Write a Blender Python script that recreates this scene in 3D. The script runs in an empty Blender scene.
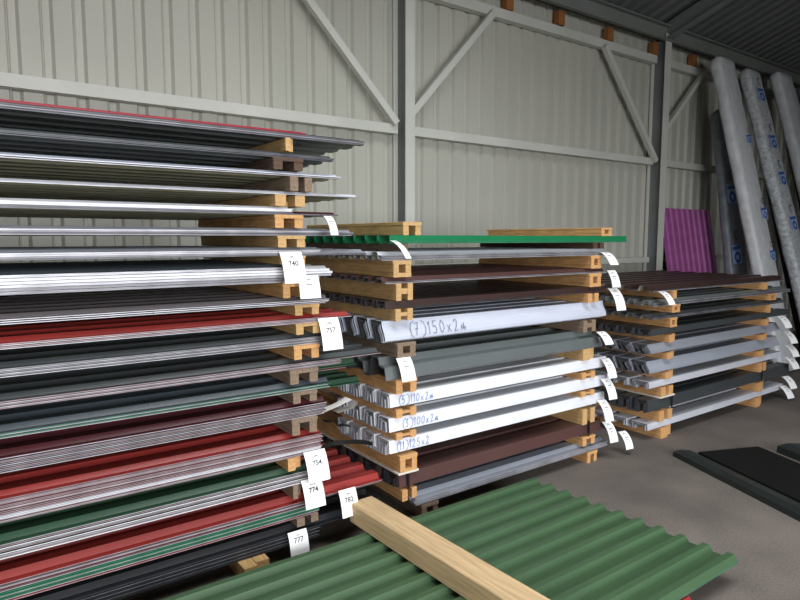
import bpy, math, random
from mathutils import Vector, noise
random.seed(7)
R = math.radians
COL = bpy.context.scene.collection
YF = 2.68          # front plane of the three stacks
YB = 3.84          # back of the stacks

# ------------------------------------------------------------------ materials
def lin(c):
    return tuple((v/255/12.92 if v/255 <= .04045 else ((v/255+.055)/1.055)**2.4) for v in c) + (1.0,)
MATS = {}
def mat(name, rgb, rough=.5, metal=0.0, vary=.15, scale=(1, 1, 1), nscale=6.0, bump=0.0, detail=4.0, rgb2=None, spec=.5):
    if name in MATS: return MATS[name]
    m = bpy.data.materials.new(name); m.use_nodes = True
    nt = m.node_tree; N = nt.nodes; b = N['Principled BSDF']
    b.inputs['Roughness'].default_value = rough; b.inputs['Metallic'].default_value = metal
    b.inputs['Specular IOR Level'].default_value = spec
    tc = N.new('ShaderNodeTexCoord'); mp = N.new('ShaderNodeMapping'); mp.inputs['Scale'].default_value = scale
    nz = N.new('ShaderNodeTexNoise'); nz.inputs['Scale'].default_value = nscale; nz.inputs['Detail'].default_value = detail
    rp = N.new('ShaderNodeValToRGB')
    c = lin(rgb)
    lo = tuple(v*(1-vary) for v in c[:3])+(1,); hi = lin(rgb2) if rgb2 else tuple(min(1, v*(1+vary)) for v in c[:3])+(1,)
    rp.color_ramp.elements[0].color = lo; rp.color_ramp.elements[1].color = hi
    rp.color_ramp.elements[0].position = .3; rp.color_ramp.elements[1].position = .7
    L = nt.links.new
    L(tc.outputs['Object'], mp.inputs['Vector']); L(mp.outputs[0], nz.inputs['Vector'])
    L(nz.outputs['Fac'], rp.inputs['Fac']); L(rp.outputs['Color'], b.inputs['Base Color'])
    if bump:
        bp = N.new('ShaderNodeBump'); bp.inputs['Strength'].default_value = bump; bp.inputs['Distance'].default_value = .02
        L(nz.outputs['Fac'], bp.inputs['Height']); L(bp.outputs[0], b.inputs['Normal'])
    MATS[name] = m
    return m
def paint(name, rgb, rough=.38, **k): return mat('paint_'+name, rgb, rough, nscale=3.0, scale=(.6, 3, 3), vary=.12, **k)
P = dict(
    red=paint('red', (146, 50, 46)), crimson=paint('crimson', (160, 30, 48)), green=paint('green', (22, 112, 70)),
    moss=paint('moss', (66, 94, 64), .5), darkgreen=paint('darkgreen', (52, 82, 62)), brown=paint('brown', (84, 58, 55)),
    darkbrown=paint('darkbrown', (58, 42, 40)), maroon=paint('maroon', (78, 34, 40)), white=paint('white', (230, 232, 238), .35),
    palewhite=paint('palewhite', (196, 201, 216), .35), grey=paint('grey', (140, 143, 152)), midgrey=paint('midgrey', (150, 155, 166)),
    slate=paint('slate', (98, 104, 104)), charcoal=paint('charcoal', (62, 66, 68)), black=paint('black', (40, 42, 45), .3),
    graphite=paint('graphite', (96, 90, 92)), bluegrey=paint('bluegrey', (70, 78, 84)), silver=paint('silver', (196, 198, 206), .35), purple=paint('purple', (160, 84, 146)))
BACK = mat('back_coat', (150, 147, 122), .55, nscale=4, scale=(.5, 3, 3), vary=.25)
BACKD = mat('back_coat_dark', (100, 104, 104), .5, nscale=4, scale=(.5, 3, 3), vary=.3)
BACKK = mat('back_coat_black', (54, 54, 56), .5, nscale=4, scale=(.5, 3, 3), vary=.3)
BACKW = mat('back_coat_pale', (170, 172, 178), .45, nscale=4, scale=(.5, 3, 3), vary=.1)
ED = dict(
    zinc=mat('cut_edge_zinc', (172, 170, 176), .35, .2, nscale=5, scale=(2, 8, 30), vary=.35),
    grey=mat('cut_edge_grey', (132, 130, 136), .4, .2, nscale=5, scale=(2, 8, 30), vary=.4),
    pink=mat('cut_edge_rosy', (158, 134, 138), .4, .1, nscale=5, scale=(2, 8, 30), vary=.35),
    white=mat('cut_edge_white', (222, 222, 230), .35, 0, nscale=5, scale=(2, 8, 30), vary=.12),
    bluish=mat('cut_edge_bluish', (150, 160, 176), .4, .1, nscale=5, scale=(2, 8, 30), vary=.3),
    black=mat('cut_edge_black', (48, 48, 52), .4, .1, nscale=5, scale=(2, 8, 30), vary=.4),
    dark=mat('cut_edge_dark', (92, 92, 98), .4, .1, nscale=5, scale=(2, 8, 30), vary=.4),
    green=mat('cut_edge_green', (52, 112, 84), .4, 0, nscale=5, scale=(2, 8, 30), vary=.3),
    red=mat('cut_edge_red', (146, 24, 42), .4, 0, nscale=5, scale=(2, 8, 30), vary=.2))
PINE = mat('pine_wood', (198, 160, 108), .75, nscale=7, scale=(14, 1.2, 14), vary=.22, bump=.15, detail=6)
PINE2 = mat('pine_wood_orange', (206, 156, 102), .75, nscale=7, scale=(14, 1.2, 14), vary=.25, bump=.15, detail=6)
OLDW = mat('weathered_wood', (134, 114, 96), .85, nscale=7, scale=(14, 1.2, 14), vary=.3, bump=.2, detail=6)
DARKW = mat('dark_wood', (92, 72, 58), .85, nscale=7, scale=(14, 1.2, 14), vary=.3, bump=.2, detail=6)
PLY = mat('board_pale', (222, 214, 202), .7, nscale=8, vary=.08)
STEEL = mat('structure_steel', (206, 206, 198), .45, nscale=2.5, vary=.06)
STEELD = mat('structure_steel_grey', (120, 124, 124), .5, nscale=2.5, vary=.08)
PAPER = mat('paper', (250, 250, 250), .7, nscale=20, vary=.02)
INK = mat('print_ink', (70, 70, 76), .8, nscale=20, vary=.1)
INKL = mat('print_ink_faded', (150, 152, 158), .8, nscale=20, vary=.1)
MARK = mat('marker_ink', (104, 110, 128), .6, nscale=20, vary=.1)
MARKB = mat('marker_ink_blue', (120, 138, 196), .6, nscale=20, vary=.1)
STRAP = mat('strap_plastic', (24, 24, 28), .4, nscale=20, vary=.1)

# ------------------------------------------------------------------ mesh helpers
class MB:
    def __init__(s): s.v = []; s.f = []; s.m = []
    def quad(s, a, b, c, d, mi=0):
        n = len(s.v); s.v += [a, b, c, d]; s.f.append((n, n+1, n+2, n+3)); s.m.append(mi)
    def box(s, x0, x1, y0, y1, z0, z1, mi=0, ch=0.0):
        n = len(s.v)
        if ch <= 0:
            s.v += [(x, y, z) for z in (z0, z1) for y in (y0, y1) for x in (x0, x1)]
            for q in ((0, 2, 3, 1), (4, 5, 7, 6), (0, 1, 5, 4), (2, 6, 7, 3), (0, 4, 6, 2), (1, 3, 7, 5)):
                s.f.append(tuple(n+i for i in q)); s.m.append(mi)
        else:                                    # chamfered along Y
            c = ch
            ring = [(x0+c, z0), (x1-c, z0), (x1, z0+c), (x1, z1-c), (x1-c, z1), (x0+c, z1), (x0, z1-c), (x0, z0+c)]
            s.v += [(x, y0, z) for x, z in ring] + [(x, y1, z) for x, z in ring]
            for i in range(8):
                j = (i+1) % 8; s.f.append((n+i, n+j, n+8+j, n+8+i)); s.m.append(mi)
            s.f.append(tuple(n+i for i in reversed(range(8)))); s.m.append(mi)
            s.f.append(tuple(n+8+i for i in range(8))); s.m.append(mi)
    def bar(s, a, b, w, d, side=(0, 1, 0), mi=0):
        a = Vector(a); b = Vector(b); ax = (b-a).normalized(); sd = Vector(side); p = ax.cross(sd).normalized(); sd = p.cross(ax).normalized()
        n = len(s.v)
        for e in (a, b):
            for i, j in ((-1, -1), (1, -1), (1, 1), (-1, 1)): s.v.append(tuple(e+p*(i*w/2)+sd*(j*d/2)))
        for q in ((0, 1, 2, 3), (7, 6, 5, 4), (0, 4, 5, 1), (1, 5, 6, 2), (2, 6, 7, 3), (3, 7, 4, 0)):
            s.f.append(tuple(n+i for i in q)); s.m.append(mi)
    def mesh(s, name, mats, smooth=False):
        me = bpy.data.meshes.new(name); me.from_pydata(s.v, [], s.f)
        for m in (mats if isinstance(mats, (list, tuple)) else [mats]): me.materials.append(m)
        me.polygons.foreach_set('material_index', s.m)
        if smooth: me.polygons.foreach_set('use_smooth', [True]*len(s.f))
        me.update(); return me
def obj(name, me, parent=None, loc=(0, 0, 0), rot=(0, 0, 0)):
    o = bpy.data.objects.new(name, me); COL.objects.link(o); o.location = loc; o.rotation_euler = rot
    if parent: o.parent = parent
    return o
def tag(o, label, cat, group=None, kind=None):
    o['label'] = label
    if cat: o['category'] = cat
    if group: o['group'] = group
    if kind: o['kind'] = kind
    return o
def struct(name, me, label=None, **k):
    o = obj(name, me, **k); o['kind'] = 'structure'
    if label: o['label'] = label
    return o
TRIM = [0]
def trim(me, label):
    TRIM[0] += 1
    return struct('trim_%d' % TRIM[0], me, label)

# ------------------------------------------------------------------ building
GP = .187
def wall_mesh(x0, x1, z1, y, m):
    mb = MB(); pts = []; x = x0
    while x < x1:
        pts += [(x, 0), (x+.106, 0), (x+.111, .007), (x+.116, 0), (x+.119, 0), (x+.126, .03), (x+.166, .03), (x+.184, 0)]; x += GP
        # shallow V-groove on each flat, shaped to draw a thin dark line
    for (a, da), (b, db) in zip(pts, pts[1:]):
        mb.quad((a, y+da, 0), (b, y+db, 0), (b, y+db, z1), (a, y+da, z1))
    return mb.mesh('wall', m)
WALLM = mat('wall_backcoat', (188, 187, 176), .3, nscale=1.2, scale=(1, 1, .5), vary=.05, spec=.6)
struct('wall_back', wall_mesh(-6+.373-GP*2+.0195, 14, 4.24, 4.6, WALLM), 'pale grey ribbed steel back wall')
def floor_mat():
    m = mat('concrete', (112, 104, 98), .8, nscale=1.6, vary=.28, bump=.1, detail=8)
    nt = m.node_tree; b = nt.nodes['Principled BSDF']; rp = [n for n in nt.nodes if n.type == 'VALTORGB'][0]
    tc = [n for n in nt.nodes if n.type == 'TEX_COORD'][0]
    n2 = nt.nodes.new('ShaderNodeTexNoise'); n2.inputs['Scale'].default_value = 90; n2.inputs['Detail'].default_value = 5
    mx = nt.nodes.new('ShaderNodeMixRGB'); mx.blend_type = 'OVERLAY'; mx.inputs[0].default_value = .55
    nt.links.new(tc.outputs['Object'], n2.inputs['Vector']); nt.links.new(rp.outputs['Color'], mx.inputs[1])
    nt.links.new(n2.outputs['Fac'], mx.inputs[2]); nt.links.new(mx.outputs[0], b.inputs['Base Color'])
    return m
mb = MB(); mb.box(-6, 14, -7, 4.7, -.1, 0); struct('floor', mb.mesh('floor', floor_mat()), 'dusty grey concrete floor')
# ribbed roof sloping up from the eave toward the viewer
RS = .34
def roof_z(y): return 4.20+RS*(4.6-y)
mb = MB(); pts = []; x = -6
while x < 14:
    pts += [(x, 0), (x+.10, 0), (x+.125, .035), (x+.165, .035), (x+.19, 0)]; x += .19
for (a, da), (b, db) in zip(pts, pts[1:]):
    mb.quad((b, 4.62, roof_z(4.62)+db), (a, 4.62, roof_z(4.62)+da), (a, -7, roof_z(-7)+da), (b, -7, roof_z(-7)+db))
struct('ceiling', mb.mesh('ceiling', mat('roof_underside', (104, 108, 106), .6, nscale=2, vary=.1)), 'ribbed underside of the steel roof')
mb = MB(); pts = []; y = -7
while y < 4.6:
    pts += [(y, 0), (y+.118, 0), (y+.128, .022), (y+.174, .022), (y+.184, 0)]; y += GP
for (a, da), (b, db) in zip(pts, pts[1:]):
    mb.quad((13.8+da, a, 0), (13.8+da, a, roof_z(a)), (13.8+db, b, roof_z(b)), (13.8+db, b, 0))
struct('wall_right', mb.mesh('wall_right', WALLM))
# unseen front wall, added to darken top and right around a wide gate, and the left end wall
mb = MB(); mb.box(-6, 13.8, -3.6, -3.5, 2.9, roof_z(-3.5)+.1); mb.box(4.4, 13.8, -3.6, -3.5, 0, 2.9); mb.box(-6, -4.6, -3.6, -3.5, 0, 2.9)
struct('wall_front_unseen', mb.mesh('wall_front_unseen', WALLM))
mb = MB(); mb.box(-6.1, -6, -3.6, 4.62, 0, 7); struct('wall_left', mb.mesh('wall_left', WALLM))
# columns, girts, braces
def ibeam(x0, w, y0, y1, z1):
    mb = MB(); mb.box(x0, x0+w, y0, y0+.012, 0, z1); mb.box(x0, x0+w, y1-.012, y1, 0, z1)
    mb.box(x0+w/2-.004, x0+w/2+.004, y0+.012, y1-.012, 0, z1, 1)
    return mb.mesh('column', [STEEL, STEELD])
trim(ibeam(3.195, .1, 4.39, 4.585, 4.2), 'pale steel column left of the middle of the back wall')
trim(ibeam(7.11, .12, 4.39, 4.585, 4.08), 'pale steel column behind the right stack')
trim(ibeam(-1.0, .1, 4.39, 4.585, 4.2), 'pale steel column behind the left stack')
def girt(x0, x1, z0, z1):
    mb = MB(); n = (x0, x1)
    mb.box(x0, x1, 4.50, 4.58, z0, z1); return mb.mesh('girt', STEEL)
for a, b, w in ((-.9, 3.19, 'left of the first column'), (3.30, 7.105, 'between the two columns'), (7.235, 10.6, 'right of the second column')):
    for z0, z1, h in ((1.30, 1.365, 'low'), (2.52, 2.6, 'middle'), (3.75, 3.84, 'upper')):
        trim(girt(a, b, z0, z1), '%s horizontal steel girt %s' % (h, w))
for a, b, w in (((2.22, 3.54), (3.15, 2.60), 'rising left from the first column'), ((3.31, 2.70), (4.30, 3.77), 'rising right from the first column'),
             ((6.02, 3.76), (7.11, 2.56), 'rising left from the second column'), ((7.25, 2.93), (8.12, 3.77), 'rising right from the second column')):
    mb = MB(); mb.bar((a[0], 4.47, a[1]), (b[0], 4.47, b[1]), .06, .05); trim(mb.mesh('brace', STEEL), 'slanting steel brace '+w)
mb = MB(); mb.box(-6, 13.8, 4.42, 4.44, 3.99, 4.17); mb.box(-6, 13.8, 4.36, 4.44, 4.155, 4.17); mb.box(-6, 13.8, 4.36, 4.44, 3.99, 4.005)
trim(mb.mesh('eave_beam', mat('eave_steel', (128, 132, 128), .5, nscale=2.5, vary=.08)), 'steel channel running along the eave')
mb = MB()
for zo, w in ((0, .12), (.17, .12)):
    mb.bar((7.17, 4.5, 3.99+zo), (7.17, -2, 3.99+zo+RS*6.5), w, .012, side=(0, 0, 1))
mb.bar((7.17, 4.5, 4.075), (7.17, -2, 4.075+RS*6.5), .008, .16, side=(0, 0, 1))
trim(mb.mesh('rafter', STEELD), 'steel rafter rising from the second column')
for i, (x, z, w) in enumerate(((4.50, 3.925, 'nearest the first column'), (5.27, 3.93, 'second right of the first column'), (6.12, 3.92, 'above the brace left of the second column'),
                          (7.02, 3.92, 'just left of the second column'), (7.91, 3.92, 'just right of the second column'), (8.80, 3.92, 'between the two wrapped bundles'))):
    mb = MB(); mb.box(-.05, .05, -.035, .035, -.075, .075, ch=.006)
    tag(obj('wooden_block', mb.mesh('wooden_block', mat('block_wood', (150, 98, 52), .8, nscale=9, vary=.2)), loc=(x+.05, 4.535, z)), 'small orange wooden block under the eave, '+w, 'wood block', 'wooden blocks under the eave')

# ------------------------------------------------------------------ sheets
def profile(kind, y0, y1, h, pitch, ins=0.0):
    """(y, z) polyline of a sheet, front to back."""
    p = []
    if kind == 'low':                    # flat front flange, small ribs
        y = y0; p.append((y, 0)); y += pitch*.22
        while y+pitch*.56 < y1-.01:
            p += [(y, 0), (y+pitch*.11, h), (y+pitch*.45, h), (y+pitch*.56, 0)]; y += pitch
        p.append((y1, 0))
    elif kind == 'deep':                 # starts with a steep web
        y = y0; w = h*.12
        while y+pitch < y1+.06:
            p += [(y+ins, 0), (y+ins+w, h), (y+pitch*.78-ins, h), (y+pitch*.78+w-ins, 0)]; y += pitch
    elif kind == 'step':                 # stepped web
        y = y0; w = .02
        while y+pitch < y1+.06:
            p += [(y, 0), (y+w*.6, h*.55), (y+w*.6+.05, h*.62), (y+w*1.2+.05, h), (y+pitch*.66, h), (y+pitch*.68+w, 0)]; y += pitch
    elif kind == 'curl':                 # S-curved web
        y = y0
        while y+pitch < y1+.06:
            for k in range(7):
                t = k/6; p.append((y+ins+.034*t-.0048*math.sin(t*math.pi*2), h*t))
            e = y+pitch*.74-ins
            for k in range(5):
                t = k/4; p.append((e+.034*(1-t)+.0048*math.sin(t*math.pi*2), h*(1-t)))
            y += pitch
    elif kind == 'wide':                 # foreground sheet
        y = y0
        n = 11
        for i in range(n):
            p += [(y, 0), (y+.018, h), (y+.048, h), (y+.066, 0)]; y += pitch
    return p
def sheet_mesh(kind, x0, x1, y0, y1, h, pitch, t, mats, skew=0.0, ins=0.0, th=0.0):
    p = profile(kind, y0, y1, h, pitch, ins); p2 = profile(kind, y0, y1, h, pitch, ins+th); mb = MB(); n = len(p)
    for x, sk in ((x0, 0), (x1, skew)):
        for dz, pp in ((t, p), (0, p2)):
            for (y, z) in pp: mb.v.append((x+sk*(y-y0), y, z+dz))
    T0, B0, T1, B1 = 0, n, 2*n, 3*n
    def F(*q, m): mb.f.append(q); mb.m.append(m)
    for i in range(n-1):
        F(T0+i, T1+i, T1+i+1, T0+i+1, m=0); F(B0+i, B0+i+1, B1+i+1, B1+i, m=1)
        F(T0+i, T0+i+1, B0+i+1, B0+i, m=2); F(T1+i, B1+i, B1+i+1, T1+i+1, m=2)
    F(T0, B0, B1, T1, m=2); F(T0+n-1, T1+n-1, B1+n-1, B0+n-1, m=2)
    return mb.mesh('sheet', mats)
ORD = ['', '', 'second', 'third', 'fourth', 'fifth', 'sixth', 'seventh', 'eighth', 'ninth', 'tenth', 'eleventh', 'twelfth', 'thirteenth', 'fourteenth', 'fifteenth', 'sixteenth', 'seventeenth']
SHEETS = []
def bundle(desc, zb, n, s, h, x0, x1, color, edges=('zinc',), kind='low', pitch=.15, t=.0038, y0=YF, y1=YB, back=None, over=None, jx=.012, jy=.004, skew=0.0, fill=0.0):
    """n nested sheets of one bundle; `over` = {index from bottom: dict(color=, x1=, edge=)}; returns top of the ribs."""
    over = over or {}; cache = {}; objs = []
    if kind in ('deep', 'curl', 'step'): jx, jy = .003, .0006
    for i in range(n):
        o = over.get(i, {}); c = o.get('color', color); e = o.get('edge', edges[i % len(edges)]); xe = o.get('x1', x1)
        key = (c, e, xe, i if fill else 0); q = (n-1-i) if fill else 0
        if key not in cache:
            cache[key] = sheet_mesh(kind, x0, xe, y0, y1, h-q*fill*.6, pitch, t, [P[c], back or BACK, ED[e]], skew, q*fill, fill*.6)
        ob = obj('corrugated_sheet' if kind in ('low', 'wide') else 'trapezoidal_sheet', cache[key],
                 loc=(random.uniform(-jx, jx), random.uniform(-jy, jy), zb+i*s))
        k = n-i
        if n == 1: lab = 'single ' + desc
        elif k == 1: lab = 'top sheet of the ' + desc
        elif k == n: lab = 'bottom sheet of the ' + desc
        else: lab = '%s sheet from top of the %s' % (ORD[k], desc)
        tag(ob, lab, 'metal sheet', 'sheets of the '+desc if n > 1 else None); objs.append(ob)
    return zb+(n-1)*s+h+t, objs
def bearer(desc, style, x0, x1, z0, z1, wood=PINE, y0=YF-.012, y1=YB-.03, group='', foot=False):
    """a runner nailed together from boards"""
    r = bpy.data.objects.new('timber_bearer', None); COL.objects.link(r); r.location = (x0, y0, z0); r.empty_display_size = .05
    w = x1-x0; H = z1-z0; d = y1-y0
    def bx(nm, a, b, c, e, off=0.0, m=wood):
        q = MB(); q.box(a, b, off, d-random.uniform(0, .02), c, e, ch=.0025); obj(nm, q.mesh(nm, m), r)
    t = .3*w
    z = 0
    if foot:
        bx('base_board', -.012, w+.012, 0, .012, m=PLY); z = .0122
    if style == 'arch':
        bx('side_board', 0, t, z, H*.72); bx('side_board', w-t, w, z, H*.72, .004); bx('top_board', -.002, w+.002, H*.72+.0003, H)
    elif style == 'frame':
        bx('bottom_board', 0, w, z, H*.26); bx('side_board', 0, t, H*.26+.0003, H*.76); bx('side_board', w-t, w, H*.26+.0003, H*.76, .003); bx('top_board', -.002, w+.002, H*.76+.0003, H)
    elif style == 'hshape':
        bx('side_board', 0, t, z, H); bx('side_board', w-t, w, z, H, .004); bx('cross_board', t+.0003, w-t-.0003, H*.38, H*.70, .006)
    elif style == 'two':
        bx('side_board', 0, t*1.15, z, H); bx('side_board', w-t*1.1, w, z, H*.97, .01); bx('inner_board', t*1.15+.0003, w-t*1.1-.0003, z, H*.5, .09, m=wood)
    else:
        bx('side_board', 0, w*.49, z, H); bx('side_board', w*.51, w, z, H, .03)
    tag(r, desc, 'timber bearer', group)
    return r

# ---- left stack: (description, zb, n, s, h, x1, colour, edges, extra)
XL = -1.7
LEFT = [
 ('red-topped black bundle at the top of left stack', 2.068, 4, .008, .012, 1.69, 'black', ('dark', 'grey'), dict(over={3: dict(color='crimson', edge='red', x1=1.375)}, back=BACKD, t=.006)),
 ('dark slate bundle second in the left stack', 1.976, 3, .006, .015, 1.52, 'slate', ('dark', 'dark'), dict(back=BACKD)),
 ('white-edged bundle third in the left stack', 1.893, 2, .008, .014, 1.55, 'palewhite', ('zinc', 'white'), dict(back=BACK, t=.0035)),
 ('pale thin sheet fourth in the left stack', 1.806, 1, .008, .014, 1.66, 'silver', ('zinc',), dict(back=BACK, t=.0035)),
 ('white and maroon bundle fifth in the left stack', 1.712, 4, .007, .012, 1.29, 'white', ('white',), dict(t=.006, over={0: dict(color='maroon', edge='dark', x1=1.52), 1: dict(color='bluegrey', edge='dark', x1=1.28)}, back=BACK)),
 ('grey bundle sixth in the left stack', 1.614, 4, .006, .012, 1.62, 'grey', ('grey', 'dark'), dict(t=.005, over={3: dict(color='grey', edge='zinc', x1=1.50)})),
 ('grey bundle hung with tag 740 in left stack', 1.519, 4, .007, .012, 1.70, 'grey', ('dark', 'grey', 'zinc'), dict(t=.006, over={2: dict(x1=1.43), 3: dict(x1=1.43, edge='zinc')})),
 ('thick white bundle below tag 740 in left stack', 1.392, 6, .0125, .012, 1.485, 'white', ('white', 'white', 'zinc'), dict(t=.0105, over={0: dict(color='silver', edge='grey', x1=1.43), 1: dict(edge='grey', x1=1.43), 5: dict(color='bluegrey', edge='zinc', x1=1.25)})),
 ('dark grey bundle above the red one with tag 757', 1.282, 3, .008, .016, 1.47, 'graphite', ('zinc', 'white'), {}),
 ('red bundle hung with tag 757 in left stack', 1.190, 4, .006, .018, 1.47, 'red', ('zinc', 'pink'), dict(over={2: dict(x1=1.60)})),
 ('dark bundle under the tag 757 bundle', 1.084, 6, .006, .018, 1.45, 'charcoal', ('zinc', 'grey'), {}),
 ('black bundle above the bluish one in left stack', .966, 5, .006, .02, 1.55, 'black', ('pink', 'zinc'), dict(over={4: dict(x1=1.79, color='charcoal')})),
 ('bluish black bundle above the maroon bundle', .853, 4, .006, .02, 1.47, 'bluegrey', ('zinc', 'green'), {}),
 ('maroon bundle with a thick grey striped edge', .722, 9, .0065, .02, 1.45, 'maroon', ('zinc', 'grey', 'pink', 'grey'), {}),
 ('thick red bundle hung with tag 754', .528, 16, .006, .018, 1.43, 'red', ('pink', 'zinc', 'pink', 'grey'), dict(over={3: dict(edge='white', color='white'), 4: dict(edge='white', color='white')})),
 ('green bundle hung with tag 774 in left stack', .388, 9, .0065, .022, 1.38, 'darkgreen', ('white', 'pink', 'zinc'), dict(over={0: dict(edge='white', color='white')})),
 ('red over green bundle with ends past tag 774', .214, 13, .0062, .026, 1.40, 'red', ('pink', 'zinc', 'dark'), dict(over={**{i: dict(color='green', edge=('green', 'zinc', 'green')[i % 3]) for i in range(1, 7)}, 11: dict(x1=1.79), 12: dict(x1=1.80)})),
 ('black bundle hung with tag 777 at left stack bottom', .082, 11, .006, .024, 1.40, 'black', ('black', 'black', 'dark'), dict(over={10: dict(x1=1.80)})),
]
# bearers under each left bundle: (x0, x1, style, wood)
LB = [(1.252, 1.303, 'block', PINE), (1.19, 1.34, 'arch', DARKW), (1.272, 1.392, 'two', OLDW), (1.195, 1.352, 'two', PINE), (1.192, 1.336, 'arch', PINE2), (1.205, 1.345, 'arch', PINE),
      (1.215, 1.345, 'arch', PINE), (1.226, 1.346, 'arch', PINE2), (1.286, 1.416, 'arch', PINE), (1.29, 1.42, 'arch', PINE), (1.277, 1.413, 'arch', PINE2), (1.254, 1.405, 'arch', OLDW), (1.268, 1.398, 'arch', OLDW), (1.26, 1.396, 'arch', OLDW),
      (1.234, 1.315, 'block', PINE2), (1.259, 1.313, 'block', OLDW), (1.277, 1.40, 'two', OLDW), (.975, 1.11, 'block', PINE)]
def stack(rows, bears, X0, grp, lo_y=None):
    tops = []; obs = []
    for d, zb, n, s, h, x1, c, e, k in rows:
        k = dict(k); x0 = k.pop('x0', X0)
        t, o = bundle(d, zb, n, s, h, x0, x1, c, e, **k); tops.append(t); obs.append(o)
    for i, (d, zb, *_) in enumerate(rows):
        z0 = tops[i+1]+.0006 if i+1 < len(rows) else .0
        for b in bears[i]:
            bearer(b[4] % d, b[2], b[0], b[1], z0, zb-.0006, b[3], group=grp, **(b[5] if len(b) > 5 else {}))
    return tops, obs
stack(LEFT, [[b+('timber bearer under the %s',)] + ([] ) for b in LB[:-1]] + [[LB[-1]+('short timber bearer under the %s', dict(y0=2.60))]], XL, 'bearers of the left stack')

# ---- middle stack
MID = [
 ('green bundle on top of the middle stack', 1.574, 2, .008, .032, 3.88, 'green', ('green',), dict(y0=YF-.04, y1=3.95, kind='deep', pitch=.12, back=P['green'])),
 ('grey bundle under the green one, middle stack', 1.484, 5, .006, .018, 3.70, 'silver', ('zinc', 'grey'), dict(pitch=.12, x0=1.79)),
 ('thin brown bundle in the middle stack', 1.360, 2, .007, .022, 3.72, 'brown', ('zinc', 'grey'), dict(pitch=.13, back=BACKK)),
 ('dark brown bundle above the 150x2 white one', 1.222, 3, .004, .034, 3.72, 'darkbrown', ('grey', 'dark'), dict(fill=0.008, back=BACKK, t=.0018, pitch=.12, kind='deep')),
 ('tall white bundle marked 150x2', 1.035, 6, .003, .104, 3.735, 'palewhite', ('dark', 'dark', 'grey'), dict(fill=0.009, kind='curl', pitch=.145, back=BACKK, t=.0015, y0=YF+.004)),
 ('tall dark grey bundle with stepped sides', .834, 4, .004, .105, 3.66, 'slate', ('dark', 'grey'), dict(kind='step', pitch=.22, back=BACKK, t=.0015)),
 ('upper white bundle marked 110x2', .669, 5, .003, .07, 3.75, 'white', ('bluish', 'white', 'bluish'), dict(fill=0.013, y1=3.30, x0=1.845, kind='deep', pitch=.15, back=BACKW, t=.0018)),
 ('middle white bundle marked 100x2', .534, 4, .003, .074, 3.745, 'white', ('bluish', 'white', 'bluish'), dict(fill=0.016, y1=3.30, x0=1.845, kind='deep', pitch=.15, back=BACKW, t=.0018)),
 ('lower white bundle marked 125x2', .402, 9, .0025, .07, 3.742, 'white', ('bluish', 'white', 'bluish'), dict(fill=0.0065, y1=3.30, x0=1.845, kind='deep', pitch=.15, back=BACKW, t=.0018)),
 ('tall brown bundle low in the middle stack', .200, 6, .003, .075, 3.706, 'brown', ('dark',), dict(fill=0.012, kind='deep', pitch=.2, back=BACKK, t=.0018, x0=1.91)),
 ('pale grey bundle at the bottom of the middle stack', .082, 7, .005, .02, 3.78, 'midgrey', ('zinc', 'grey'), dict(x0=2.02, pitch=.2, jy=.015)),
]
MBL = [(1.92, 1.98, 'block', OLDW), (1.862, 1.98, 'frame', PINE), (1.88, 1.994, 'hshape', PINE), (1.875, 1.994, 'hshape', PINE), (1.888, 2.012, 'frame', OLDW), (1.88, 2.02, 'arch', PINE2),
       (1.88, 2.02, 'hshape', PINE2), (1.88, 2.02, 'hshape', PINE2), (1.906, 2.024, 'frame', PINE2), (1.92, 2.03, 'two', PINE2), (2.06, 2.18, 'arch', OLDW)]
MBR = [(3.54, 3.673, 'two', DARKW), (3.523, 3.634, 'frame', PINE2), (3.512, 3.64, 'frame', PINE2), (3.50, 3.63, 'two', PINE2), (3.46, 3.60, 'hshape', OLDW), (3.466, 3.62, 'block', PINE), (3.46, 3.61, 'hshape', PINE2), (3.46, 3.61, 'hshape', PINE2),
       (3.48, 3.63, 'two', PINE), (3.49, 3.63, 'arch', PINE2), (3.55, 3.66, 'arch', PINE2)]
FT = dict(foot=True)
mt, mo = stack(MID, [[a+('left timber bearer under the %s',)+((FT,) if i == 8 else ()), b+('right timber bearer under the %s',)] for i, (a, b) in enumerate(zip(MBL, MBR))], 1.82, 'bearers of the middle stack')
bearer('left timber bearer lying on top of the middle stack', 'arch', 1.926, 2.047, mt[0]+.0005, mt[0]+.072, PINE, group='bearers of the middle stack')
bearer('right timber bearer lying on top of the middle stack', 'frame', 3.625, 3.745, mt[0]+.0005, mt[0]+.058, PINE2, group='bearers of the middle stack')

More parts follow.
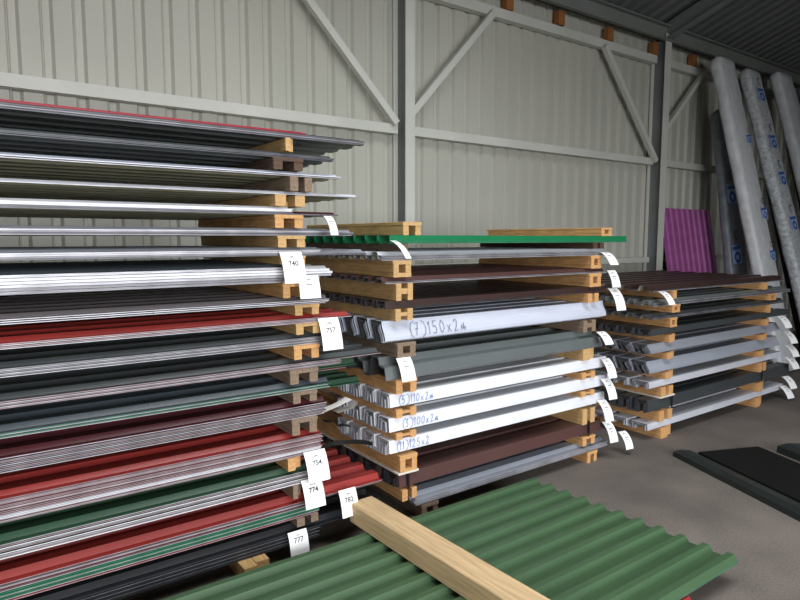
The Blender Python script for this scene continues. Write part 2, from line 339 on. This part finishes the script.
# ---- right stack
XR = 4.30
RIGHT = [
 ('dark brown bundle on top of the right stack', 1.190, 2, .008, .036, 6.55, 'darkbrown', ('zinc', 'dark'), dict(pitch=.17, y1=4.1)),
 ('slate bundle second in the right stack', 1.076, 5, .006, .02, 6.67, 'slate', ('zinc', 'grey', 'dark'), dict(pitch=.13)),
 ('grey bundle third in the right stack', .974, 4, .006, .018, 6.58, 'charcoal', ('grey', 'dark'), dict(pitch=.13)),
 ('black bundle fourth in the right stack', .838, 5, .003, .045, 6.70, 'charcoal', ('dark',), dict(fill=0.008, kind='deep', back=BACKK, t=.0018)),
 ('tall grey bundle fifth in the right stack', .696, 5, .0025, .068, 6.50, 'grey', ('dark', 'dark', 'grey'), dict(fill=0.009, kind='curl', back=BACKK, t=.0018)),
 ('tall pale grey bundle sixth in the right stack', .540, 5, .0025, .09, 6.52, 'midgrey', ('dark', 'dark', 'grey'), dict(fill=0.009, kind='curl', back=BACKK, t=.0018)),
 ('white bundle seventh in the right stack', .422, 4, .003, .05, 6.58, 'silver', ('grey', 'zinc'), dict(fill=0.011, kind='deep', back=BACKW, t=.0018, pitch=.19)),
 ('tall black bundle eighth in the right stack', .230, 6, .0025, .09, 6.78, 'charcoal', ('dark',), dict(fill=0.007, kind='deep', back=BACKK, t=.0018)),
 ('white bundle lowest in the right stack', .088, 3, .003, .05, 6.67, 'silver', ('grey', 'zinc'), dict(fill=0.014, kind='deep', back=BACKW, t=.0018, pitch=.19)),
]
RBL = [(4.562, 4.663, 'block', PINE2), (4.556, 4.672, 'frame', PINE2), (4.536, 4.637, 'frame', PINE2), (4.532, 4.663, 'block', PINE2), (4.514, 4.659, 'block', PINE2), (4.498, 4.658, 'block', PINE2), (4.45, 4.638, 'two', PINE2), (4.437, 4.64, 'two', PINE2), (4.47, 4.66, 'block', PINE2)]
RBR = [(6.074, 6.236, 'block', PINE2), (6.208, 6.36, 'frame', PINE2), (6.20, 6.31, 'block', PINE2), (6.15, 6.30, 'block', PINE2), (6.094, 6.28, 'block', PINE2), (6.072, 6.236, 'block', PINE2), (6.089, 6.254, 'two', PINE2), (6.093, 6.26, 'block', PINE2), (6.06, 6.24, 'block', PINE2)]
rt, ro = stack(RIGHT, [[a+('left timber bearer under the %s',)+((FT,) if i == 6 else ()), b+('right timber bearer under the %s',)] for i, (a, b) in enumerate(zip(RBL, RBR))], XR, 'bearers of the right stack')

# ---- foreground green sheets, red sheet under them, heavy beam on top
gt, go = bundle('moss green bundle on the floor in the foreground', .100, 3, .005, .026, -1.3, 2.84, 'moss', ('green', 'dark'), kind='wide', pitch=.1145, y0=1.285, y1=2.53, skew=-.05, jx=.006, jy=.003, t=.002)
bundle('red sheet under the moss green foreground bundle', .078, 1, .005, .012, -1.3, 2.42, 'red', ('red',), kind='low', y0=1.235, y1=2.45, t=.003)
for x, w in ((.35, 'left'), (2.05, 'right')):
    bearer('%s timber bearer under the moss green foreground sheets' % w, 'two', x, x+.12, 0, .0775, OLDW, y0=1.34, y1=2.50, group='bearers under the foreground sheets')
mb = MB(); mb.box(-.07, .07, -2.2, 0, 0, .105, ch=.005)
BEAM = mat('beam_wood', (206, 176, 134), .8, nscale=5, scale=(16, .9, 16), vary=.2, bump=.15, detail=7)
bm = obj('timber_beam', mb.mesh('timber_beam', BEAM), loc=(1.625, 2.625, gt+.0008), rot=(0, 0, R(2)))
tag(bm, 'thick squared timber beam lying across the moss green sheets', 'timber')

# ---- loose sheets and torn film between the left and the middle stack
def strip(name, pts, w, m, label, cat, wdir=(0, 1, 0)):
    mb = MB(); wv = Vector(wdir)
    P0 = [Vector(p) for p in pts]
    for i, (a, b) in enumerate(zip(P0, P0[1:])):
        wa = wv*(w*(.7+.5*noise.noise(a*9))); wb = wv*(w*(.7+.5*noise.noise(b*9)))
        mb.quad(tuple(a-P0[0]), tuple(b-P0[0]), tuple(b+wb-P0[0]), tuple(a+wa-P0[0]))
    o = obj(name, mb.mesh(name, m), loc=P0[0]); return tag(o, label, cat)
FILMW = mat('film_white', (232, 228, 222), .3, nscale=14, vary=.1, bump=.4)
FILMB = mat('film_black', (30, 30, 33), .3, nscale=14, vary=.3, bump=.4)
bundle('green sheet poking out between left and middle stack', .800, 1, .006, .024, 1.43, 1.785, 'darkgreen', ('green',), pitch=.11, y0=2.86, y1=3.82)
bundle('red sheet poking out behind the bluish black bundle', .874, 1, .006, .015, 1.43, 1.74, 'red', ('pink',), pitch=.11, y0=2.95, y1=3.82)
bundle('second green sheet poking out above the red one', .893, 1, .006, .03, 1.43, 1.785, 'darkgreen', ('green',), pitch=.11, y0=2.92, y1=3.80)
strip('torn_film', [(1.43, 2.67, .728), (1.516, 2.66, .75), (1.588, 2.65, .776), (1.622, 2.65, .76), (1.626, 2.66, .742), (1.606, 2.67, .722), (1.516, 2.67, .714)], .09, FILMW, 'torn white film flap at the end of the maroon bundle', 'film')
strip('torn_film', [(1.44, 2.69, .560), (1.50, 2.67, .571), (1.60, 2.66, .560), (1.666, 2.66, .545), (1.725, 2.67, .520), (1.735, 2.68, .500)], .045, FILMB, 'crumpled black film flap reaching from the left stack', 'film', (0, .25, -.9))
strip('torn_film', [(1.45, 2.69, .67), (1.49, 2.68, .665), (1.52, 2.67, .64), (1.56, 2.67, .635), (1.60, 2.67, .62)], .06, FILMB, 'small black film scrap above the black flap', 'film', (0, .8, .2))
# strapping bands
def strapband(x, zlo, zhi, y, label):
    mb = MB(); mb.box(-.008, .008, -.002, .0, zlo, zhi); mb.box(-.008, .008, -.002, .3, zhi, zhi+.0015)
    tag(obj('strapping_band', mb.mesh('strapping_band', STRAP), loc=(x, y, 0)), label, 'strap')
strapband(1.965, .20, .305, YF-.008, 'black strap around the brown bundle, left end')
strapband(3.56, .20, .305, YF-.008, 'black strap around the brown bundle, right end')
strapband(4.62, .23, .345, YF-.008, 'black strap around the tall black bundle, left end')
strapband(6.17, .23, .345, YF-.008, 'black strap around the tall black bundle, right end')

# ------------------------------------------------------------------ paper tags
FONTC = {}
def text_mesh(body, size):
    cu = bpy.data.curves.new('number', 'FONT'); cu.body = body; cu.size = size; cu.align_x = 'CENTER'; cu.offset = size*.02
    o = bpy.data.objects.new('number', cu); COL.objects.link(o)
    me = bpy.data.meshes.new_from_object(o.evaluated_get(bpy.context.evaluated_depsgraph_get()))
    bpy.data.objects.remove(o); return me
def paper_tag(label, x, y, z, num=None, w=.096, Ln=.14, a0=20, a1=78, rz=0, shear=0.0):
    """sheet of paper taped at its top edge and drooping outward; a0..a1 = droop angle below horizontal"""
    N = 14; path = [(0.0, 0.0)]
    for i in range(N):
        a = R(a0+(a1-a0)*((i+.5)/N)**.6); d = Ln/N
        path.append((path[-1][0]-d*math.cos(a), path[-1][1]-d*math.sin(a)))
    def at(u, s, off=0):                # u across, s 0..1 down
        t = max(0, min(N-1e-4, s*N)); i = int(t); f = t-i
        dy = path[i][0]*(1-f)+path[i+1][0]*f; dz = path[i][1]*(1-f)+path[i+1][1]*f
        ty = path[i+1][0]-path[i][0]; tz = path[i+1][1]-path[i][1]; l = math.hypot(ty, tz)
        return (u+shear*s, dy+off*tz/l, dz-off*ty/l)
    mb = MB()
    for i in range(N):
        mb.quad(at(-w/2, (i+1)/N), at(w/2, (i+1)/N), at(w/2, i/N), at(-w/2, i/N))
    o = obj('paper_tag', mb.mesh('paper_tag', PAPER, True), loc=(x, y, z), rot=(0, 0, R(rz)))
    tag(o, label, 'tag', 'paper tags on the bundles')
    def stroke(name, quads, m):
        q = MB()
        for (u0, s0, u1, s1) in quads:
            k = max(1, int(abs(s1-s0)*N))
            for j in range(k):
                a = s0+(s1-s0)*j/k; b = s0+(s1-s0)*(j+1)/k
                q.quad(at(u0, b, .0008), at(u1, b, .0008), at(u1, a, .0008), at(u0, a, .0008))
        obj(name, q.mesh(name, m), o)
    # small roof-shaped emblem
    q = MB(); e = []
    for (ua, sa), (ub, sb) in (((-.016, .215), (0, .145)), ((0, .145), (.016, .215)), ((-.006, .215), (.004, .17))):
        q.quad(at(ua, sa+.022, .0009), at(ub, sb+.022, .0009), at(ub, sb, .0009), at(ua, sa, .0009))
    obj('emblem', q.mesh('emblem', INK), o)
    if num:
        me = text_mesh(num, .034)
        for v in me.vertices:
            u, s = v.co.x, .47-v.co.y/Ln
            v.co = at(u, s, .0009)
        me.materials.clear(); me.materials.append(INK); obj('printed_number', me, o)
    else:
        stroke('printed_line', [(-.016, .38, .016, .43), (-.012, .50, .012, .53)], INKL)
    return o
YT = YF-.012
paper_tag('white paper tag printed 740 on the left stack', 1.265, YT, 1.538, '740', w=.112, Ln=.16, a0=45, a1=82)
paper_tag('unnumbered white tag overlapping the lower corner of tag 740', 1.345, YT-.02, 1.425, None, w=.11, Ln=.115, a0=60, a1=82)
paper_tag('white paper tag printed 757 on the red bundle', 1.462, YT, 1.208, '757', w=.112, Ln=.165, a0=50, a1=82)
paper_tag('white paper tag printed 754 on the lower left stack', 1.375, YT, .545, '754', w=.118, Ln=.155, a0=45, a1=80)
paper_tag('white paper tag printed 774 just below tag 754', 1.355, YT, .405, '774', w=.11, Ln=.145, a0=45, a1=80)
paper_tag('white paper tag printed 782 beside the big timber beam', 1.545, YT-.03, .315, '782', w=.10, Ln=.14, a0=55, a1=82)
paper_tag('greyish tag printed 777 on the black bottom bundle', 1.265, YT-.02, .166, '777', w=.10, Ln=.115, a0=50, a1=86)
paper_tag('narrow white tag hanging from the maroon sheet, left stack', 1.462, YT-.005, 1.71, None, w=.042, Ln=.125, a0=10, a1=75)
paper_tag('narrow white tag on the left end of the green bundle', 1.822, YT-.045, 1.59, None, w=.036, Ln=.15, a0=0, a1=62, shear=.025)
paper_tag('white tag on the stepped dark grey bundle, left end', 1.925, YT, .954, None, w=.095, Ln=.135, a0=40)
for x, z, w, d, a0, Ln in ((3.655, 1.505, .08, 'grey bundle under the green one', 0, .14), (3.745, 1.376, .08, 'thin brown bundle', 35, .135), (3.765, 1.248, .09, 'dark brown bundle', 20, .185), (3.64, .945, .08, 'stepped dark grey bundle', 0, .13),
                    (3.705, .745, .08, 'upper white bundle', 15, .16), (3.71, .60, .08, 'middle white bundle', 15, .17), (3.68, .445, .08, 'lower white bundle', 15, .17), (3.745, .275, .08, 'tall brown bundle', 15, .165), (3.94, .165, .075, 'bottom grey bundle', 5, .15)):
    paper_tag('white tag on the right end of the %s, middle stack' % d, x, YT, z, None, w=w, Ln=Ln, a0=a0, a1=80 if a0 else 62, rz=-8)
paper_tag('white tag on the left end of the right stack near its top', 4.375, YT, 1.195, None, w=.09, Ln=.15, a0=0, a1=68)
for x, z, d in ((6.60, .685, 'fifth'), (6.66, .545, 'sixth'), (6.68, .42, 'seventh'), (6.65, .225, 'eighth'), (6.60, .135, 'lowest'), (6.45, .85, 'fourth')):
    paper_tag('white tag on the right end of the %s bundle, right stack' % d, x, YT, z, None, w=.11, Ln=.15, a0=10, a1=70, rz=-8)

# ------------------------------------------------------------------ handwriting on the white bundles
GL = {'1': [[(.1, .75), (.35, 1), (.25, 0)]], '5': [[(.8, 1), (.3, 1), (.2, .55), (.6, .62), (.75, .3), (.5, 0), (.1, .08)]],
      '0': [[(.45, 1), (.12, .6), (.15, .15), (.45, 0), (.8, .35), (.82, .8), (.45, 1)]], '2': [[(.15, .75), (.4, 1), (.75, .8), (.5, .4), (.1, 0), (.85, .05)]],
      '7': [[(.1, .95), (.8, 1), (.35, 0)], [(.2, .5), (.75, .55)]], '3': [[(.15, .95), (.7, 1), (.35, .58), (.75, .35), (.45, 0), (.1, .1)]],
      'x': [[(.15, .55), (.75, 0)], [(.75, .6), (.1, 0)]], 'm': [[(.05, 0), (.2, .45), (.4, .1), (.62, .6), (.7, .05), (.95, .3)]], '.': [[(.3, .05), (.4, .0)]],
      '(': [[(.85, 1.15), (.4, .95), (.15, .5), (.3, 0), (.7, -.18)]], ')': [[(.1, 1.15), (.6, .95), (.8, .5), (.6, .05), (.1, -.18)]]}
def handwriting(sheet, text, x, zc, hgt, yof, lean, m, wd=.0032, adv=.72):
    """marker strokes on the outer face of the front web of a sheet (local space)"""
    mb = MB(); cx = x
    for ch in text:
        g = GL.get(ch)
        if g:
            for line in g:
                pts = [Vector((cx+px*hgt*.62+pz*hgt*.08, 0, zc+(pz-.5)*hgt)) for px, pz in line]
                for a, b in zip(pts, pts[1:]):
                    d = (b-a).normalized(); n = Vector((-d.z, 0, d.x))*wd/2; a = a-d*wd*.3; b = b+d*wd*.3
                    q = [a-n, b-n, b+n, a+n]
                    mb.quad(*[(p.x, yof(p.z), p.z) for p in q])
        cx += hgt*adv*(.6 if ch in '1(.' else .85 if ch == ')' else 1)
    obj('handwritten_marking', mb.mesh('handwritten_marking', m), sheet)
hw = mo[4][-1]
handwriting(hw, '(7)150x2m', 1.985, .050, .066, lambda z: YF+.004-.0016+.034*z/.104-.0048*math.sin(z/.104*math.pi*2)-.006, 0, MARK, adv=.8)
handwriting(mo[6][-1], '(5)110x2m', 1.90, .034, .044, lambda z: YF-.006+.12*z, 0, MARKB, adv=.74)
handwriting(mo[7][-1], '(3)100x2m', 1.93, .036, .044, lambda z: YF-.006+.12*z, 0, MARKB, adv=.74)
handwriting(mo[8][-1], '(11)125x2', 1.89, .034, .044, lambda z: YF-.006+.12*z, 0, MARKB, adv=.74)

# ------------------------------------------------------------------ leaning things on the right
# purple sheet against the wall
mb = MB(); pr = []; x = 0; PW = 1.19
while x < PW-.01:
    pr += [(x, 0), (x+.088, 0), (x+.100, -.02), (x+.116, -.02), (x+.130, 0)]; x += .132
for (a, da), (b, db) in zip(pr, pr[1:]):
    for mi, o_ in ((0, 0), (1, .003)):
        q = [(a, da+o_, 0), (b, db+o_, 0), (b, db+o_, 2.02), (a, da+o_, 2.02)]
        mb.quad(*(q if mi == 0 else q[::-1]), mi)
tag(obj('corrugated_sheet', mb.mesh('purple_sheet', [P['purple'], BACK]), loc=(7.22, 4.10, .0), rot=(R(-10.2), 0, 0)), 'purple corrugated sheet leaning on the back wall', 'metal sheet')

FILM = mat('wrap_film', (214, 216, 220), .32, nscale=9, scale=(2, 1, 1), vary=.12, bump=.5, detail=6)
FILMG = mat('wrap_film_grey', (120, 126, 132), .35, nscale=9, scale=(2, 1, 1), vary=.25, bump=.5, detail=6)
FILMC = mat('wrap_film_creased', (198, 202, 206), .3, nscale=16, scale=(2, 1, 1.6), vary=.3, bump=.9, detail=8)
PALEB = mat('print_pale_blue', (168, 192, 226), .5, nscale=12, vary=.1)
BLUE = mat('print_blue', (52, 92, 168), .5, nscale=12, vary=.15)
NAVY = mat('print_navy', (44, 54, 92), .5, nscale=12, vary=.15)
def leaner(name, label, x, w, yb, yt, zt, d, m, amp=.012, tuft=True, marks=(), mu=.6, cat='wrapped bundle', seed=0, group='wrapped bundles leaning in the corner'):
    """wrapped bundle; local axes: u across (X), s along its length, n out of its front face"""
    Ln = math.hypot(yt-yb, zt); ax = Vector((0, (yt-yb)/Ln, zt/Ln)); nn = Vector((0, -zt/Ln, (yt-yb)/Ln))
    ring = []; r = .05
    for cx, cn, a0 in ((w-r, d-r, 0), (r, d-r, 90), (r, r, 180), (w-r, r, 270)):
        for k in range(4): a = R(a0+k*30); ring.append((cx+r*math.cos(a), cn+r*math.sin(a)))
    # ring is ordered counter-clockwise starting on the right
    mb = MB(); K = 60; n = len(ring)
    for i in range(K+1):
        s = Ln*i/K; f = 1.0
        for (u, q) in ring:
            dn = noise.noise(Vector((u*5+seed*7, q*5, s*3)))*amp+noise.noise(Vector((u*14+seed*3, q*14, s*11)))*amp*.5
            k = 1+dn/.2
            uu = w/2+(u-w/2)*k; qq = d/2+(q-d/2)*k
            if tuft and i == K: uu = w/2+(uu-w/2)*.5; qq = d/2+(qq-d/2)*.5
            p = ax*(s+(.03*noise.noise(Vector((u*9, seed, q*9))) if i == K else 0))+nn*qq; mb.v.append((uu, p.y, p.z))
    for i in range(K):
        for j in range(n):
            k = (j+1) % n; mb.f.append((i*n+j, i*n+k, (i+1)*n+k, (i+1)*n+j)); mb.m.append(0)
    mb.f.append(tuple(range(n))[::-1]); mb.m.append(0); mb.f.append(tuple(K*n+j for j in range(n))); mb.m.append(0)
    o = obj(name, mb.mesh(name, m, True), loc=(x, yb, d*(yt-yb)/Ln*0)); tag(o, label, cat, group)
    def pt(u, s, off=.012): v = ax*s+nn*(d+off); return (u, v.y, v.z)
    for s, sz, full in marks:
        c = mu*w
        q = MB(); q.quad(pt(c-sz*.45, s-sz*.55), pt(c+sz*.45, s-sz*.55), pt(c+sz*.45, s+sz*.35), pt(c-sz*.45, s+sz*.35)); obj('print_patch', q.mesh('print_patch', PALEB), o)
        q = MB(); O = .014
        q.quad(pt(c-sz*.4, s+sz*.08, O), pt(c+sz*.4, s+sz*.18, O), pt(c+sz*.4, s+sz*.36, O), pt(c-sz*.4, s+sz*.26, O))
        for k in range(10):
            a, b = R(-200+36*k), R(-200+36*(k+1))
            if k < 9 or full: q.quad(*[pt(c+.05*sz+sz*rr*1.1*math.cos(t), s-sz*.25+sz*rr*math.sin(t), O) for rr, t in ((.14, a), (.30, a), (.30, b), (.14, b))])
        obj('printed_symbol', q.mesh('printed_symbol', BLUE), o)
        q = MB()
        for k in range(6):
            a, b = R(60+35*k), R(60+35*(k+1))
            q.quad(*[pt(c+.15*sz+sz*rr*math.cos(t), s+sz*.85+sz*rr*math.sin(t), O) for rr, t in ((.20, a), (.27, a), (.27, b), (.20, b))])
        obj('printed_arc', q.mesh('printed_arc', NAVY), o)
    return o
leaner('wrapped_bundle', 'dim grey wrapped bundle leaning behind the widest pale bundle', 7.96, .42, 3.83, 4.28, 3.25, .12, FILMG, marks=((2.2, .26, True), (1.42, .26, True)), mu=.3, seed=1)
leaner('wrapped_bundle', 'pale film-wrapped bundle leaning nearest the purple sheet', 7.74, .42, 3.26, 4.22, 3.86, .14, FILM, marks=((1.95, .16, False), (2.9, .12, False), (1.42, .14, True)), mu=.78, seed=2)
leaner('wrapped_bundle', 'creased film-wrapped bundle with large blue print', 8.47, .38, 3.12, 4.22, 3.82, .14, FILMC, amp=.018, marks=((3.6, .2, True), (2.95, .2, True), (2.45, .2, True), (1.85, .2, True), (1.28, .2, True)), mu=.5, seed=3)
leaner('sheet_bundle', 'dark brown sheet bundle leaning between wrapped bundles', 8.90, .34, 3.40, 4.36, 3.85, .10, paint('corner_brown', (44, 30, 28)), amp=.0, tuft=False, cat='sheet bundle', seed=4, group=None)
leaner('wrapped_bundle', 'plain pale wrapped bundle right of the dark brown one', 9.34, .44, 3.12, 4.22, 3.92, .14, FILM, seed=5)
leaner('sheet_bundle', 'black sheet bundle leaning at the right photo edge', 9.84, .30, 3.40, 4.36, 3.80, .10, P['black'], amp=0, tuft=False, cat='sheet bundle', seed=6, group=None)
leaner('wrapped_bundle', 'grey wrapped bundle leaning farthest right', 10.2, .42, 3.12, 4.22, 3.85, .14, FILMG, seed=7)

# ---- black folded profiles lying on the floor at the right
def floor_profile(label, a, b, w, h):
    a = Vector(a); b = Vector(b); d = (b-a); Ln = d.length; ang = math.atan2(d.y, d.x)
    mb = MB(); pr = [(0, 0), (.006, h), (w*.45, h*1.25), (w-.006, h), (w, 0)]
    for (y0, z0), (y1, z1) in zip(pr, pr[1:]): mb.quad((0, y0, z0), (Ln, y0, z0), (Ln, y1, z1), (0, y1, z1))
    mb.v += [(0, y, z) for y, z in pr]; n = len(mb.v); mb.f.append(tuple(range(n-5, n))); mb.m.append(0)
    tag(obj('folded_profile', mb.mesh('folded_profile', mat('profile_black', (36, 42, 40), .35, nscale=4, vary=.2)), loc=(a.x, a.y, .0), rot=(0, 0, ang)), label, 'metal profile', 'black profiles on the floor')
floor_profile('long black folded profile on the floor nearest the green sheets', (4.19, 2.40, 0), (3.40, .45, 0), .15, .035)
floor_profile('black folded profile on the floor at the right photo edge', (4.90, 1.99, 0), (4.20, .20, 0), .24, .05)
mb = MB(); mb.box(0, 2.05, .02, .55, 0, .028)
tag(obj('black_sheet', mb.mesh('black_sheet', mat('sheet_black', (22, 23, 22), .6, nscale=4, vary=.2, spec=.2)), loc=(4.19+.155*.927, 2.36-.155*.375, 0), rot=(0, 0, math.atan2(-1.95, -.79))), 'flat black sheets on the floor between two black folded profiles', 'metal sheet')

# ------------------------------------------------------------------ camera, light
cam = bpy.data.cameras.new('camera'); cam.sensor_width = 36; cam.lens = 611.8/800*36; cam.clip_start = .05
co = bpy.data.objects.new('camera', cam); COL.objects.link(co)
co.location = (0, 0, 1.6); co.rotation_euler = (R(90-5.733), 0, R(-35.52)); bpy.context.scene.camera = co
def area(name, loc, target, sx, sy, power, color=(1, 1, 1), spread=180):
    l = bpy.data.lights.new(name, 'AREA'); l.shape = 'RECTANGLE'; l.size = sx; l.size_y = sy; l.energy = power; l.color = color; l.spread = R(spread)
    o = bpy.data.objects.new(name, l); COL.objects.link(o); o.location = loc
    o.rotation_euler = (Vector(target)-Vector(loc)).to_track_quat('-Z', 'Y').to_euler(); return o
area('gate_light', (0, -8, 3.0), (1.6, 3, 1.0), 10, 5.6, 1650, (.96, .98, 1))
area('overhead_fill', (1.6, 1.0, 5.1), (2.2, 1.6, 0), 5.0, 2.0, 170, (.97, .99, 1), 130)  # lamp added below the closed roof to brighten upward faces
w = bpy.data.worlds.new('world'); bpy.context.scene.world = w; w.use_nodes = True
w.node_tree.nodes['Background'].inputs[0].default_value = (.80, .88, 1, 1); w.node_tree.nodes['Background'].inputs[1].default_value = .6
vs = bpy.context.scene.view_settings; vs.view_transform = 'Standard'; vs.look = 'None'; vs.exposure = 0.0
